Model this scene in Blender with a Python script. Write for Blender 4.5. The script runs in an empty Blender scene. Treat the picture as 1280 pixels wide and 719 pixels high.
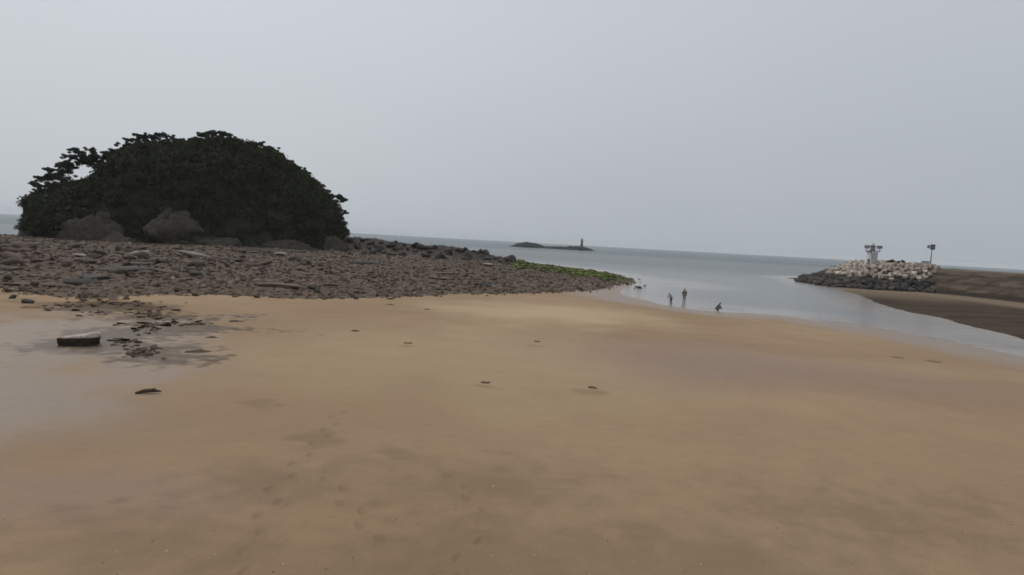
import bpy, bmesh, math, random
import numpy as np
from mathutils import Vector, Matrix, Quaternion
random.seed(7); rng = np.random.default_rng(7)
R = math.radians
scene = bpy.context.scene
COL = scene.collection

# ------------------------------------------------------------------ camera
F = 780.0; HC = 6.6
pitch, roll = R(-4.25), R(3.12)
f0 = Vector((0, math.cos(pitch), math.sin(pitch))); r0 = Vector((1, 0, 0)); u0 = r0.cross(f0)
cr = r0 * math.cos(roll) + u0 * math.sin(roll); cu = u0 * math.cos(roll) - r0 * math.sin(roll)
CAM = Vector((0, 0, HC))
cam = bpy.data.cameras.new('camera'); camo = bpy.data.objects.new('camera', cam); COL.objects.link(camo)
m3 = Matrix((cr, cu, -f0)).transposed()
camo.matrix_world = Matrix.Translation(CAM) @ m3.to_4x4()
cam.sensor_width = 36; cam.lens = 36 * F / 1280; cam.clip_end = 20000; cam.clip_start = 0.1
scene.camera = camo

def ray(px, py):
    px = np.asarray(px, float); py = np.asarray(py, float)
    a = (px - 640) / F; b = -(py - 359.5) / F
    d = a[..., None] * np.array(cr) + b[..., None] * np.array(cu) + np.array(f0)
    return d / np.linalg.norm(d, axis=-1, keepdims=True)
def G(px, py, z=0.0):                      # a photo direction met with the level z
    d = ray(px, py); t = (z - HC) / d[2]
    return (t * d[0], t * d[1])
def P(px, D):                              # a plan point at distance D in the direction of a bearing
    d = ray(px, 266.5 + .0545 * px); n = math.hypot(d[0], d[1])
    return (d[0] / n * D, d[1] / n * D)
def Zat(px, py, D):
    d = ray(px, py); return HC + d[2] / math.hypot(d[0], d[1]) * D

# ------------------------------------------------------------------ numpy noise
def _h(i, j, k, s):
    n = (i * 374761393 + j * 668265263 + k * 2147483647 + s * 1274126177) & 0xffffffff
    n = ((n ^ (n >> 13)) * 1274126177) & 0xffffffff
    n = ((n ^ (n >> 16)) * 2246822519) & 0xffffffff
    return ((n ^ (n >> 15)) & 0xffff) / 65535.0
def vn(x, y, z=0.0, s=0):
    x = np.asarray(x, float); y = np.asarray(y, float); z = np.asarray(z, float) + 0 * x
    i = np.floor(x).astype(np.int64); j = np.floor(y).astype(np.int64); k = np.floor(z).astype(np.int64)
    u = x - i; v = y - j; w = z - k
    u = u * u * (3 - 2 * u); v = v * v * (3 - 2 * v); w = w * w * (3 - 2 * w)
    r = 0
    for a in (0, 1):
        for b in (0, 1):
            for c in (0, 1):
                r = r + _h(i + a, j + b, k + c, s) * (u if a else 1 - u) * (v if b else 1 - v) * (w if c else 1 - w)
    return r * 2 - 1
def fbm(x, y, z=0.0, o=4, s=0):
    r = 0; a = .5
    for q in range(o):
        r = r + a * vn(x, y, z, s + q); x = x * 2.03 + 5.1; y = y * 2.03 + 1.7; z = np.asarray(z) * 2.03 + 3.3; a *= .5
    return r
def ss(a, b, x):
    t = np.clip((x - a) / (b - a), 0, 1); return t * t * (3 - 2 * t)
def sd(poly, x, y):                        # signed distance, inside positive
    best = np.full(x.shape, 1e18); ins = np.zeros(x.shape, bool); n = len(poly)
    for k in range(n):
        ax, ay = poly[k]; bx, by = poly[(k + 1) % n]
        ex, ey = bx - ax, by - ay; l = ex * ex + ey * ey + 1e-9
        t = np.clip(((x - ax) * ex + (y - ay) * ey) / l, 0, 1)
        best = np.minimum(best, (x - ax - t * ex) ** 2 + (y - ay - t * ey) ** 2)
        if ay != by:
            ins ^= ((ay > y) != (by > y)) & (x < (bx - ax) * (y - ay) / (by - ay) + ax)
    return np.where(ins, 1, -1) * np.sqrt(best)
def lined(pts, hs, x, y):
    best = np.full(x.shape, 1e18); h = np.zeros(x.shape)
    for k in range(len(pts) - 1):
        ax, ay = pts[k]; bx, by = pts[k + 1]; ex, ey = bx - ax, by - ay
        t = np.clip(((x - ax) * ex + (y - ay) * ey) / (ex * ex + ey * ey), 0, 1)
        q = (x - ax - t * ex) ** 2 + (y - ay - t * ey) ** 2
        h = np.where(q < best, hs[k] * (1 - t) + hs[k + 1] * t, h); best = np.minimum(best, q)
    return np.sqrt(best), h

# ------------------------------------------------------------------ plan of the bay
near_water = [G(*p) for p in [(2600, 700), (1800, 547), (1500, 489), (1280, 446), (1200, 429), (1100, 411), (1000, 396), (940, 391), (895, 390),
                              (850, 384), (815, 378), (790, 371), (775, 364), (800, 354)]]
back_water = [P(800, 128), P(775, 152), P(700, 186), P(620, 214), P(520, 222), P(450, 236), P(230, 262), P(30, 246), P(-300, 240), P(-700, 210)]
polyA = near_water + back_water + [(-420, 60), (-420, -160), (160, -160)]
front_rock = [G(x, y, .9) for x, y in [(-700, 395), (-300, 380), (-100, 366), (0, 360), (60, 371), (110, 374), (150, 372), (220, 367), (320, 370), (420, 372), (520, 369), (600, 366), (700, 361), (745, 358)]]
polyR = front_rock + [G(795, 352)] + [P(790, 134), P(770, 148), P(700, 182), P(620, 210), P(520, 218), P(450, 230), P(230, 256), P(30, 240), P(-300, 235), P(-700, 205)]
sp_px = [(440, 294, 196), (520, 303, 190), (570, 307, 188), (610, 317, 184), (650, 327, 172), (700, 335, 155), (755, 345, 138), (795, 352, 126)]
spine = [P(a, D) for a, b, D in sp_px]; spine_h = [Zat(*p) - .5 for p in sp_px]
polyB = [G(*p) for p in [(2600, 640), (1800, 520), (1500, 466), (1280, 425), (1230, 411), (1180, 400), (1130, 390), (1105, 382), (1078, 370), (1045, 361), (1000, 350)]] + \
        [P(985, 205), P(1010, 228), P(1100, 226), P(1280, 215), (420, 150), (500, 20)]
foot = [G(x, y, .5) for x, y in [(1000, 350), (1040, 356), (1100, 361), (1150, 364), (1200, 369), (1280, 378), (1400, 392), (1800, 440)]]
polyE = foot + [(330, 90), P(1400, 190), P(1280, 200), P(1100, 212), P(1010, 216), P(995, 206)]

# ------------------------------------------------------------------ islet
ID = 188.0; IB = 1.6
ic = P(230, ID); ev = np.array(ic) / ID; eu = np.array((ev[1], -ev[0]))
def iuz(px, py, off=0.0):                  # photo direction met with the upright plane through the islet
    d = ray(px, py); t = (ID + off) / (d[..., 0] * ev[0] + d[..., 1] * ev[1])
    return t * (d[..., 0] * eu[0] + d[..., 1] * eu[1]), HC + t * d[..., 2]
prof = np.array([(30, 302), (32, 258), (38, 247), (50, 241), (70, 237), (90, 233), (104, 228), (118, 224), (128, 216), (138, 206), (150, 194), (165, 185), (200, 179), (230, 180),
                 (245, 176), (280, 174), (297, 178), (312, 183), (338, 188), (355, 200), (372, 214), (385, 224), (398, 238), (408, 248), (415, 258), (419, 280), (428, 302)], float)
pu, pz = iuz(prof[:, 0], prof[:, 1])
def canopy(u, v):                          # top of the foliage over plan (u, v)
    H = np.interp(u, pu, pz, left=0, right=0) - IB
    s = np.clip((u - pu[0]) / (pu[-1] - pu[0]), 0, 1); rv = 6 + 19 * np.sqrt(np.clip(1 - (2 * s - 1) ** 2, 0, 1))
    k = np.clip(1 - (v / rv) ** 2, 0, 1)
    return IB + np.clip(H, 0, None) * k ** .42, rv
def uv_of(x, y):
    return x * eu[0] + y * eu[1], x * ev[0] + y * ev[1] - ID

def terrain(x, y, masks=False):
    x = np.asarray(x, float); y = np.asarray(y, float)
    n1 = fbm(x * .09, y * .09, s=3); n2 = fbm(x * .5, y * .5, s=11); n3 = fbm(x * 1.7, y * 1.7, s=23, o=3)
    dA = sd(polyA, x, y) + n1 * 2.0 + n2 * .5
    z = np.where(dA > 0, 1.25 * (1 - np.exp(-np.abs(dA) / 42)), np.maximum(dA * .05, -2))
    z += .05 * fbm(x * .12, y * .12, s=31) * ss(0, 12, dA)
    dR = sd(polyR, x, y) + n1 * 3 + n2 * 2.2
    rk = ss(-.8, 1.6, dR)
    z += rk * (.10 + .48 * ss(0, 70, dR) + n2 * .36 + n3 * .20 + n1 * .35 * ss(4, 20, dR))
    dl, hl = lined(spine, spine_h, x, y)
    z = np.maximum(z, (hl + n2 * .7 + n3 * .35) * np.exp(-(dl / 11.0) ** 2) - .6 * ss(8, 24, dl))
    u, v = uv_of(x, y); cz, rv = canopy(u, v)
    hill = (cz > IB + .3) & (np.abs(v) < rv)
    z = np.where(hill, np.maximum(z, np.minimum(cz - 3.2, IB + (cz - IB) * .74) + n2 * .5), z)
    dB = sd(polyB, x, y) + n1 * 1.6 + n2 * .7
    zb = np.where(dB > 0, .75 * (1 - np.exp(-np.abs(dB) / 30)), np.maximum(dB * .06, -2))
    dE = sd(polyE, x, y) + n1 * .8
    ramp = ss(0, 17, dE)
    zb += ramp * (4.85 + n1 * .2) + ss(0, 2.5, dE) * .35 + ss(.2, 1.5, dE) * (1 - ss(15, 18, dE)) * (n2 * .22 + .25 * np.sin(dE * 1.5 + n1 * 5) * .5)
    zz = np.maximum(z, zb)
    if masks:
        return zz, dA, dR, dB, dE, hill, zb > z, dl
    return zz
def hit(px, py):                           # where sight lines meet the ground
    px = np.atleast_1d(np.asarray(px, float)); py = np.atleast_1d(np.asarray(py, float))
    d = ray(px, py); t = np.geomspace(6, 420, 520); out = np.full((len(px), 3), np.nan)
    for a in range(0, len(px), 60):
        dd = d[a:a + 60]; X = dd[:, None, 0] * t; Y = dd[:, None, 1] * t; Z = HC + dd[:, None, 2] * t
        T = np.maximum(terrain(X, Y), -.05); below = Z < T
        for r in range(len(dd)):
            w = np.flatnonzero(below[r])
            if len(w):
                k = w[0]; q = 0.0
                if k:
                    g0 = Z[r, k - 1] - T[r, k - 1]; g1 = T[r, k] - Z[r, k]; q = 1 - g0 / (g0 + g1 + 1e-9)
                    tt = t[k] * (1 - q) + t[k - 1] * q
                else: tt = t[0]
                out[a + r] = (dd[r, 0] * tt, dd[r, 1] * tt, max(float(terrain(dd[r, 0] * tt, dd[r, 1] * tt)), -.3))
    return out

# ------------------------------------------------------------------ materials
def mat(name):
    m = bpy.data.materials.new(name); m.use_nodes = True; nt = m.node_tree; nt.nodes.clear()
    out = nt.nodes.new('ShaderNodeOutputMaterial'); b = nt.nodes.new('ShaderNodeBsdfPrincipled')
    nt.links.new(b.outputs[0], out.inputs['Surface']); return m, nt, b
class NT:
    def __init__(s, nt): s.nt = nt
    def n(s, t, **k):
        o = s.nt.nodes.new(t)
        for a, v in k.items(): setattr(o, a, v)
        return o
    def put(s, sock, v):
        if hasattr(v, 'is_output') and v.is_output: s.nt.links.new(v, sock)
        else: sock.default_value = v
    def noise(s, scale, detail=4, rough=.55, vec=None, dist=0.0):
        o = s.n('ShaderNodeTexNoise'); o.inputs['Scale'].default_value = scale; o.inputs['Detail'].default_value = detail
        o.inputs['Roughness'].default_value = rough; o.inputs['Distortion'].default_value = dist
        s.nt.links.new(vec if vec is not None else s.pos(), o.inputs['Vector']); return o.outputs['Fac']
    def pos(s):
        if not hasattr(s, '_p'): s._p = s.n('ShaderNodeNewGeometry').outputs['Position']
        return s._p
    def objc(s): return s.n('ShaderNodeTexCoord').outputs['Object']
    def scaled(s, v, xyz):
        o = s.n('ShaderNodeVectorMath', operation='MULTIPLY'); s.put(o.inputs[0], v); o.inputs[1].default_value = xyz; return o.outputs[0]
    def ramp(s, fac, a, b, lo=0.0, hi=1.0):
        o = s.n('ShaderNodeMapRange', interpolation_type='SMOOTHSTEP'); s.put(o.inputs[0], fac)
        o.inputs[1].default_value = a; o.inputs[2].default_value = b; o.inputs[3].default_value = lo; o.inputs[4].default_value = hi; return o.outputs[0]
    def math(s, op, a, b=0.0):
        o = s.n('ShaderNodeMath', operation=op); s.put(o.inputs[0], a); s.put(o.inputs[1], b); return o.outputs[0]
    def mix(s, f, a, b, mode='MIX'):
        o = s.n('ShaderNodeMix', data_type='RGBA', blend_type=mode); s.put(o.inputs[0], f)
        for k, v in ((6, a), (7, b)): s.put(o.inputs[k], (*v, 1) if isinstance(v, tuple) and len(v) == 3 else v)
        return o.outputs[2]
    def attr(s, name): return s.n('ShaderNodeAttribute', attribute_name=name).outputs['Fac']
    def rnd(s): return s.n('ShaderNodeObjectInfo').outputs['Random']
    def bump(s, h, strength, dist=.1, normal=None):
        o = s.n('ShaderNodeBump'); s.put(o.inputs['Strength'], strength); o.inputs['Distance'].default_value = dist; s.put(o.inputs['Height'], h)
        if normal is not None: s.nt.links.new(normal, o.inputs['Normal'])
        return o.outputs[0]

def sand_mat():
    m, nt, b = mat('damp_sand'); N = NT(nt)
    big = N.noise(.045, 4, .55); mid = N.noise(.35, 5, .6); fine = N.noise(9, 5, .7); grain = N.noise(70, 2, .6)
    c = N.mix(N.ramp(big, .38, .62), (.284, .197, .118), (.336, .240, .148))
    c = N.mix(N.ramp(mid, .35, .7, 0, .45), c, (.250, .168, .105))
    c = N.mix(N.attr('pale'), c, (.42, .325, .205))
    c = N.mix(N.attr('rosy'), c, (.262, .190, .158))
    wet = N.attr('wet'); w2 = N.ramp(N.math('MULTIPLY', wet, N.math('ADD', 1.0, N.math('MULTIPLY', N.math('SUBTRACT', mid, .5), 1.2))), .05, .95)
    c = N.mix(w2, c, (.232, .172, .126))
    c = N.mix(N.attr('stain_and_dark'), c, (.095, .064, .040))
    c = N.mix(N.ramp(fine, .52, .78, 0, .22), c, (.15, .10, .06))
    c = N.mix(N.ramp(grain, .6, .8, 0, .30), c, (.50, .40, .27))
    c = N.mix(N.ramp(grain, .42, .25, 0, .30), c, (.12, .085, .055))
    N.put(b.inputs['Base Color'], c)
    N.put(b.inputs['Roughness'], N.ramp(w2, 0, 1, .85, .40)); N.put(b.inputs['Specular IOR Level'], N.ramp(w2, 0, 1, .06, .23))
    rip = N.n('ShaderNodeTexWave', wave_type='BANDS', bands_direction='Y'); rip.inputs['Scale'].default_value = .55; rip.inputs['Distortion'].default_value = 9
    rip.inputs['Detail'].default_value = 3; rip.inputs['Detail Scale'].default_value = .6; nt.links.new(N.pos(), rip.inputs['Vector'])
    h = N.math('ADD', N.math('MULTIPLY', N.noise(1.3, 6, .62), 1.0), N.math('MULTIPLY', rip.outputs['Fac'], .10))
    N.put(b.inputs['Normal'], N.bump(N.math('ADD', h, N.math('MULTIPLY', grain, .08)), .62, .16)); return m
def rockground_mat():
    m, nt, b = mat('rubble_ground'); N = NT(nt)
    a = N.noise(.16, 5, .6); c1 = N.noise(1.1, 6, .65); vor = N.n('ShaderNodeTexVoronoi'); vor.inputs['Scale'].default_value = 1.4; nt.links.new(N.pos(), vor.inputs['Vector'])
    c = N.mix(N.ramp(a, .4, .62), (.125, .092, .064), (.115, .083, .062))
    c = N.mix(N.ramp(c1, .42, .62, 0, .8), c, (.055, .039, .030))
    c = N.mix(N.ramp(c1, .40, .30, 0, .6), c, (.20, .165, .14))
    c = N.mix(N.attr('dark'), c, (.040, .033, .030)); c = N.mix(N.attr('algae'), c, (.070, .095, .018))
    N.put(b.inputs['Base Color'], c); b.inputs['Roughness'].default_value = .8; b.inputs['Specular IOR Level'].default_value = .12
    N.put(b.inputs['Normal'], N.bump(N.math('ADD', c1, N.math('MULTIPLY', vor.outputs['Distance'], .6)), .9, .35)); return m
def mud_mat():
    m, nt, b = mat('dark_mud'); N = NT(nt)
    st = N.noise(.25, 6, .62, N.scaled(N.pos(), (.35, 1.4, 1))); f = N.noise(2.5, 5, .65)
    c = N.mix(N.ramp(st, .38, .62), (.042, .028, .017), (.066, .046, .029)); c = N.mix(N.ramp(f, .5, .75, 0, .5), c, (.026, .018, .012))
    c = N.mix(N.attr('pale'), c, (.17, .128, .088))
    N.put(b.inputs['Base Color'], c); b.inputs['Roughness'].default_value = .9; b.inputs['Specular IOR Level'].default_value = .08; N.put(b.inputs['Normal'], N.bump(f, .5, .2)); return m
def bank_mat():
    m, nt, b = mat('bank_earth'); N = NT(nt)
    st = N.noise(.3, 6, .65, N.scaled(N.pos(), (.3, 1.0, 2.5))); f = N.noise(1.8, 6, .7)
    c = N.mix(N.ramp(st, .38, .62), (.072, .054, .038), (.135, .108, .082)); c = N.mix(N.ramp(f, .48, .72, 0, .8), c, (.035, .025, .016))
    zz_ = N.n('ShaderNodeSeparateXYZ'); nt.links.new(N.pos(), zz_.inputs[0]); bd = N.n('ShaderNodeMath', operation='SINE'); N.put(bd.inputs[0], N.math('ADD', N.math('MULTIPLY', zz_.outputs[2], 3.6), N.math('MULTIPLY', st, 9.0))); c = N.mix(N.ramp(bd.outputs[0], .2, .95, 0, .6), c, (.040, .030, .021)); c = N.mix(N.attr('dark'), c, (.035, .027, .020)); c = N.mix(N.attr('pale'), c, (.20, .175, .145))
    N.put(b.inputs['Base Color'], c); b.inputs['Roughness'].default_value = .95; b.inputs['Specular IOR Level'].default_value = .06; N.put(b.inputs['Normal'], N.bump(f, .9, .4)); return m
def sea_mat():
    m, nt, b = mat('sea_water'); N = NT(nt)
    sh = N.attr('shallow'); patch = N.noise(.012, 4, .55, N.scaled(N.pos(), (.6, 1.6, 1)))
    c = N.mix(N.ramp(patch, .35, .65), (.032, .066, .080), (.048, .080, .086)); c = N.mix(N.ramp(N.attr('calm'), .3, 1, 0, .5), c, (.115, .130, .130)); c = N.mix(sh, c, (.29, .24, .205)); N.put(b.inputs['Specular IOR Level'], N.ramp(N.attr('calm'), 0, 1, .07, .5))
    N.put(b.inputs['Base Color'], c); N.put(b.inputs['Roughness'], N.ramp(sh, 0, 1, .22, .10)); b.inputs['IOR'].default_value = 1.33
    w = N.noise(.9, 5, .6, N.scaled(N.pos(), (.55, 1.3, 1))); w2 = N.noise(.16, 3, .5, N.scaled(N.pos(), (.5, 1.6, 1)))
    hh = N.math('ADD', w, N.math('MULTIPLY', w2, 1.6)); calm = N.ramp(N.attr('calm'), 0, 1, .60, .20)
    N.put(b.inputs['Normal'], N.bump(hh, calm, .5)); return m
def rock_mat(name, c1, c2, c3, rough=.8, green=0.0, shadeline=False):
    m, nt, b = mat(name); N = NT(nt); oc = N.objc(); r = N.rnd()
    off = N.n('ShaderNodeVectorMath', operation='ADD'); nt.links.new(oc, off.inputs[0])
    cmb = N.n('ShaderNodeCombineXYZ'); s10 = N.math('MULTIPLY', r, 40.0); [nt.links.new(s10, cmb.inputs[k]) for k in range(3)]; nt.links.new(cmb.outputs[0], off.inputs[1])
    a = N.noise(1.1, 6, .65, off.outputs[0]); f = N.noise(6, 5, .7, off.outputs[0])
    c = N.mix(N.ramp(a, .35, .65), c1, c2); c = N.mix(N.ramp(f, .5, .72, 0, .75), c, c3)
    c = N.mix(N.ramp(r, 0, 1, 0, .45), c, tuple(x * .45 for x in c3)); c = N.mix(N.ramp(r, .82, 1, 0, .5), c, tuple(min(1, x * 1.8) for x in c2))
    if green: c = N.mix(N.ramp(a, .45, .55, 0, green), c, (.085, .125, .018))
    if shadeline:
        sp = N.n('ShaderNodeSeparateXYZ'); nt.links.new(oc, sp.inputs[0]); c = N.mix(N.ramp(N.math('ADD', sp.outputs[2], N.math('MULTIPLY', f, .10)), .43, .50, 1, 0), c, c3)  # shade of the sides painted in: dark colour up to just below the top
    N.put(b.inputs['Base Color'], c); b.inputs['Roughness'].default_value = rough; b.inputs['Specular IOR Level'].default_value = .14; N.put(b.inputs['Normal'], N.bump(N.math('ADD', a, N.math('MULTIPLY', f, .5)), .6, .25)); return m
def leaf_mat(name, c1, c2):
    m, nt, b = mat(name); N = NT(nt); c = N.mix(N.attr('tone'), c1, c2)
    c = N.mix(N.ramp(N.noise(.22, 3), .45, .7, 0, .5), c, tuple(x * .5 for x in c1))
    N.put(b.inputs['Base Color'], c); b.inputs['Roughness'].default_value = .75; b.inputs['Specular IOR Level'].default_value = .10; return m
def plain(name, c, rough=.6, metal=0.0, var=.25, scale=3.0):
    m, nt, b = mat(name); N = NT(nt); f = N.noise(scale, 5, .65, N.objc())
    N.put(b.inputs['Base Color'], N.mix(N.ramp(f, .4, .75, 0, var), c, tuple(x * .35 for x in c))); b.inputs['Roughness'].default_value = rough; b.inputs['Metallic'].default_value = metal
    N.put(b.inputs['Normal'], N.bump(f, .15, .02)); return m

M = dict(sand=sand_mat(), rockground=rockground_mat(), mud=mud_mat(), bank=bank_mat(), sea=sea_mat(),
    hill=plain('hill_soil', (.022, .020, .012), .95),
    red=rock_mat('reddish_rock', (.120, .086, .074), (.180, .138, .116), (.038, .026, .021)),
    brown=rock_mat('brown_rock', (.115, .083, .060), (.165, .130, .100), (.036, .026, .019)),
    dark=rock_mat('dark_rock', (.036, .034, .032), (.062, .056, .048), (.015, .013, .012), .6),
    reef=rock_mat('reef_rock', (.014, .020, .021), (.028, .034, .034), (.008, .010, .010)),
    greyrock=rock_mat('grey_rock', (.064, .057, .046), (.105, .092, .074), (.030, .026, .020)),
    cliff=rock_mat('cliff_rock', (.052, .046, .036), (.095, .084, .066), (.012, .011, .009)),
    pale=rock_mat('pale_rock', (.36, .30, .265), (.44, .38, .33), (.20, .16, .14)),
    algae=rock_mat('algae_rock', (.070, .085, .020), (.175, .19, .04), (.030, .034, .012), .7, .8),
    slab=rock_mat('slab_rock', (.50, .42, .37), (.56, .48, .42), (.035, .025, .018), .8, shadeline=True),
    tetra=rock_mat('weathered_concrete', (.40, .335, .275), (.54, .465, .395), (.15, .12, .095), .85),
    leaf=leaf_mat('evergreen_leaf', (.021, .027, .013), (.048, .054, .022)), needle=leaf_mat('pine_needle', (.017, .025, .016), (.034, .042, .024)),
    bark=plain('pine_bark', (.20, .165, .14), .9, 0, .5), weed=rock_mat('seaweed', (.085, .055, .032), (.12, .083, .052), (.042, .027, .016), .8),
    foam=plain('sea_foam', (.62, .60, .58), .5, 0, .1), white=plain('white_paint', (.78, .77, .74), .5), greypaint=plain('grey_paint', (.20, .21, .22), .5), lightgrey=plain('pale_grey_paint', (.42, .41, .42), .6),
    steel=plain('dark_steel', (.05, .065, .08), .45), panel=plain('solar_glass', (.09, .10, .12), .25), lens=plain('lamp_glass', (.10, .14, .17), .2), concrete=plain('concrete', (.33, .30, .275), .85),
    skin=plain('skin', (.27, .165, .115), .6), hair=plain('black_hair', (.012, .011, .010), .6), navy=plain('dark_jacket', (.018, .019, .024), .8), greycloth=plain('grey_cloth', (.13, .125, .13), .85),
    mauve=plain('pale_grey_shirt', (.30, .285, .29), .85), brightgrey=plain('dark_grey_cloth', (.14, .14, .145), .85), wrack=rock_mat('dry_seaweed', (.15, .105, .066), (.185, .135, .09), (.09, .062, .04), .9), wood=plain('driftwood', (.055, .038, .026), .85), white_eye=plain('eye', (.02, .018, .016), .3))

# ------------------------------------------------------------------ object helpers
def link(name, me, parent=None, m=None):
    o = bpy.data.objects.new(name, me); COL.objects.link(o)
    if parent: o.parent = parent
    if m is not None and me is not None:
        me.materials.clear(); me.materials.append(m)
    return o
def tag(o, label=None, cat=None, group=None, kind=None):
    for k, v in (('label', label), ('category', cat), ('group', group), ('kind', kind)):
        if v: o[k] = v
    return o
def empty(name, loc, label, cat, group=None, rz=0.0):
    o = link(name, None); o.location = loc; o.rotation_euler.z = rz; o.empty_display_size = .3
    return tag(o, label, cat, group)
def mesh_np(name, co, faces, attrs=None, smooth=False):
    co = np.asarray(co, np.float32); faces = np.asarray(faces, np.int32); me = bpy.data.meshes.new(name); k = faces.shape[1]
    me.vertices.add(len(co)); me.vertices.foreach_set('co', co.ravel()); me.loops.add(faces.size); me.loops.foreach_set('vertex_index', faces.ravel())
    me.polygons.add(len(faces)); me.polygons.foreach_set('loop_start', np.arange(0, faces.size, k, dtype=np.int32)); me.polygons.foreach_set('loop_total', np.full(len(faces), k, np.int32))
    if smooth: me.polygons.foreach_set('use_smooth', np.ones(len(faces), bool))
    for a, v in (attrs or {}).items():
        t = me.attributes.new(a, 'FLOAT', 'POINT'); t.data.foreach_set('value', np.asarray(v, np.float32))
    me.update(); me.validate(); return me
def from_bm(name, bm, smooth=False):
    me = bpy.data.meshes.new(name); bmesh.ops.recalc_face_normals(bm, faces=bm.faces); bm.to_mesh(me); bm.free()
    if smooth: me.polygons.foreach_set('use_smooth', np.ones(len(me.polygons), bool))
    return me
def bm_tube(pts, radii, seg=8, bm=None):
    bm = bm or bmesh.new(); rings = []; pts = [Vector(p) for p in pts]
    for i, p in enumerate(pts):
        t = (pts[min(i + 1, len(pts) - 1)] - pts[max(i - 1, 0)]).normalized(); a = t.orthogonal().normalized() if i == 0 else (a - t * a.dot(t)).normalized(); b = t.cross(a)
        rings.append([bm.verts.new(p + (a * math.cos(q) + b * math.sin(q)) * radii[i]) for q in (2 * math.pi * k / seg for k in range(seg))])
    for A, B in zip(rings, rings[1:]):
        for k in range(seg): bm.faces.new((A[k], A[(k + 1) % seg], B[(k + 1) % seg], B[k]))
    bm.faces.new(rings[0][::-1]); bm.faces.new(rings[-1]); return bm
def bm_box(c, s, bm=None, bev=.0):
    bm2 = bmesh.new(); bmesh.ops.create_cube(bm2, size=1); bmesh.ops.scale(bm2, vec=s, verts=bm2.verts); bmesh.ops.translate(bm2, vec=c, verts=bm2.verts)
    if bev: bmesh.ops.bevel(bm2, geom=bm2.edges[:], offset=bev, segments=2, affect='EDGES')
    return bm2
def bm_lathe(profile, seg=24):
    bm = bmesh.new(); rings = [[bm.verts.new((r * math.cos(q), r * math.sin(q), z)) for q in (2 * math.pi * k / seg for k in range(seg))] for r, z in profile]
    for A, B in zip(rings, rings[1:]):
        for k in range(seg): bm.faces.new((A[k], A[(k + 1) % seg], B[(k + 1) % seg], B[k]))
    bm.faces.new(rings[0][::-1]); bm.faces.new(rings[-1]); return bm
def rock_co(seed, sub=3, sx=1., sy=1., sz=.65, cuts=15, rough=.14):
    bm = bmesh.new(); bmesh.ops.create_icosphere(bm, subdivisions=sub, radius=1); co = np.array([v.co[:] for v in bm.verts]); fs = np.array([[v.index for v in f.verts] for f in bm.faces]); bm.free()
    g = np.random.default_rng(seed)
    for _ in range(cuts):
        n = g.normal(size=3); n /= np.linalg.norm(n); d = g.uniform(.42, .85); e = co @ n; co = co - np.outer(np.clip(e - d, 0, None), n)
    co = co / np.abs(co).max(); co = co * (1 + rough * fbm(co[:, 0] * 1.6 + seed, co[:, 1] * 1.6, co[:, 2] * 1.6, s=seed)[:, None] + .09 * fbm(co[:, 0] * 5 + seed, co[:, 1] * 5, co[:, 2] * 5, s=seed + 5)[:, None])
    return co * np.array((sx, sy, sz)), fs
def rock_mesh(name, seed, m, **k):
    co, fs = rock_co(seed, **k); me = mesh_np(name, co, fs); me.materials.append(m); return me

# ------------------------------------------------------------------ ground sheets and sea
th = np.concatenate([np.linspace(-75, 75, 1050), np.linspace(75, 285, 74)[1:-1]]); th = np.radians(th); NA = len(th)
rr = np.concatenate([np.geomspace(1.2, 9, 50), np.geomspace(9, 40, 340)[1:], np.geomspace(40, 300, 250)[1:], np.geomspace(300, 620, 50)[1:]]); NR = len(rr)
TX = np.sin(th)[None, :] * rr[:, None]; TY = np.cos(th)[None, :] * rr[:, None]
TZ, dA, dR, dB, dE, hillm, isB, dl = terrain(TX.ravel(), TY.ravel(), True)
co = np.stack([TX.ravel(), TY.ravel(), TZ], 1)
X, Y = co[:, 0], co[:, 1]
n_a = fbm(X * .06, Y * .06, s=51); n_b = fbm(X * .3, Y * .3, s=61); n_c = fbm(X * 2.2, Y * 2.2, s=66)
def blob(px, py, rx, ry, soft=.5, wob=.6):      # soft patch of ground around a spot, sizes in metres
    gx, gy = G(px, py, 1.0); q = np.sqrt(((X - gx) / rx) ** 2 + ((Y - gy) / ry) ** 2) + wob * (n_b + 1.1 * n_c if max(rx, ry) < 4.5 else n_b) + .5 * wob * n_a
    return 1 - ss(1 - soft, 1 + soft, q)
wet = 1 - ss(.5, 15.0, dA + 5 * n_a)
wet = np.maximum(wet, .85 * blob(0, 430, 8.5, 13, .85)); wet = np.maximum(wet, .75 * blob(-10, 500, 5.0, 5.5, .9)); wet = np.maximum(wet, .8 * blob(-160, 430, 10, 11, .8)); wet = np.maximum(wet, .30 * blob(980, 462, 8, 3, .8)); wet = np.maximum(wet, .3 * blob(200, 392, 10, 5, .6))
stain_and_dark = np.zeros(len(X))
for a in [(160, 382, 5.0, 2.2), (200, 394, 3.4, 3.2), (222, 405, 4.0, 1.3), (180, 412, 2.3, 3.2), (160, 432, 3.0, 1.9), (190, 443, 2.0, 1.2), (130, 428, 1.4, .7), (100, 386, 3, .8), (245, 405, 1.8, .8)]:
    stain_and_dark = np.maximum(stain_and_dark, 1.0 * blob(*a, .45, 1.1))
for a in [(390, 542, .55, .5), (310, 590, .5, .4), (410, 600, .7, .5), (470, 620, .6, .45), (320, 500, .7, .6), (600, 640, .9, .5), (560, 690, .7, .4), (500, 560, .4, .35), (150, 620, .35, .2), (740, 483, .5, .35), (605, 478, .45, .25), (672, 427, .5, .25), (510, 429, .4, .25)]:
    stain_and_dark = np.maximum(stain_and_dark, .26 * blob(*a, .8, 1.3))
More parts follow.
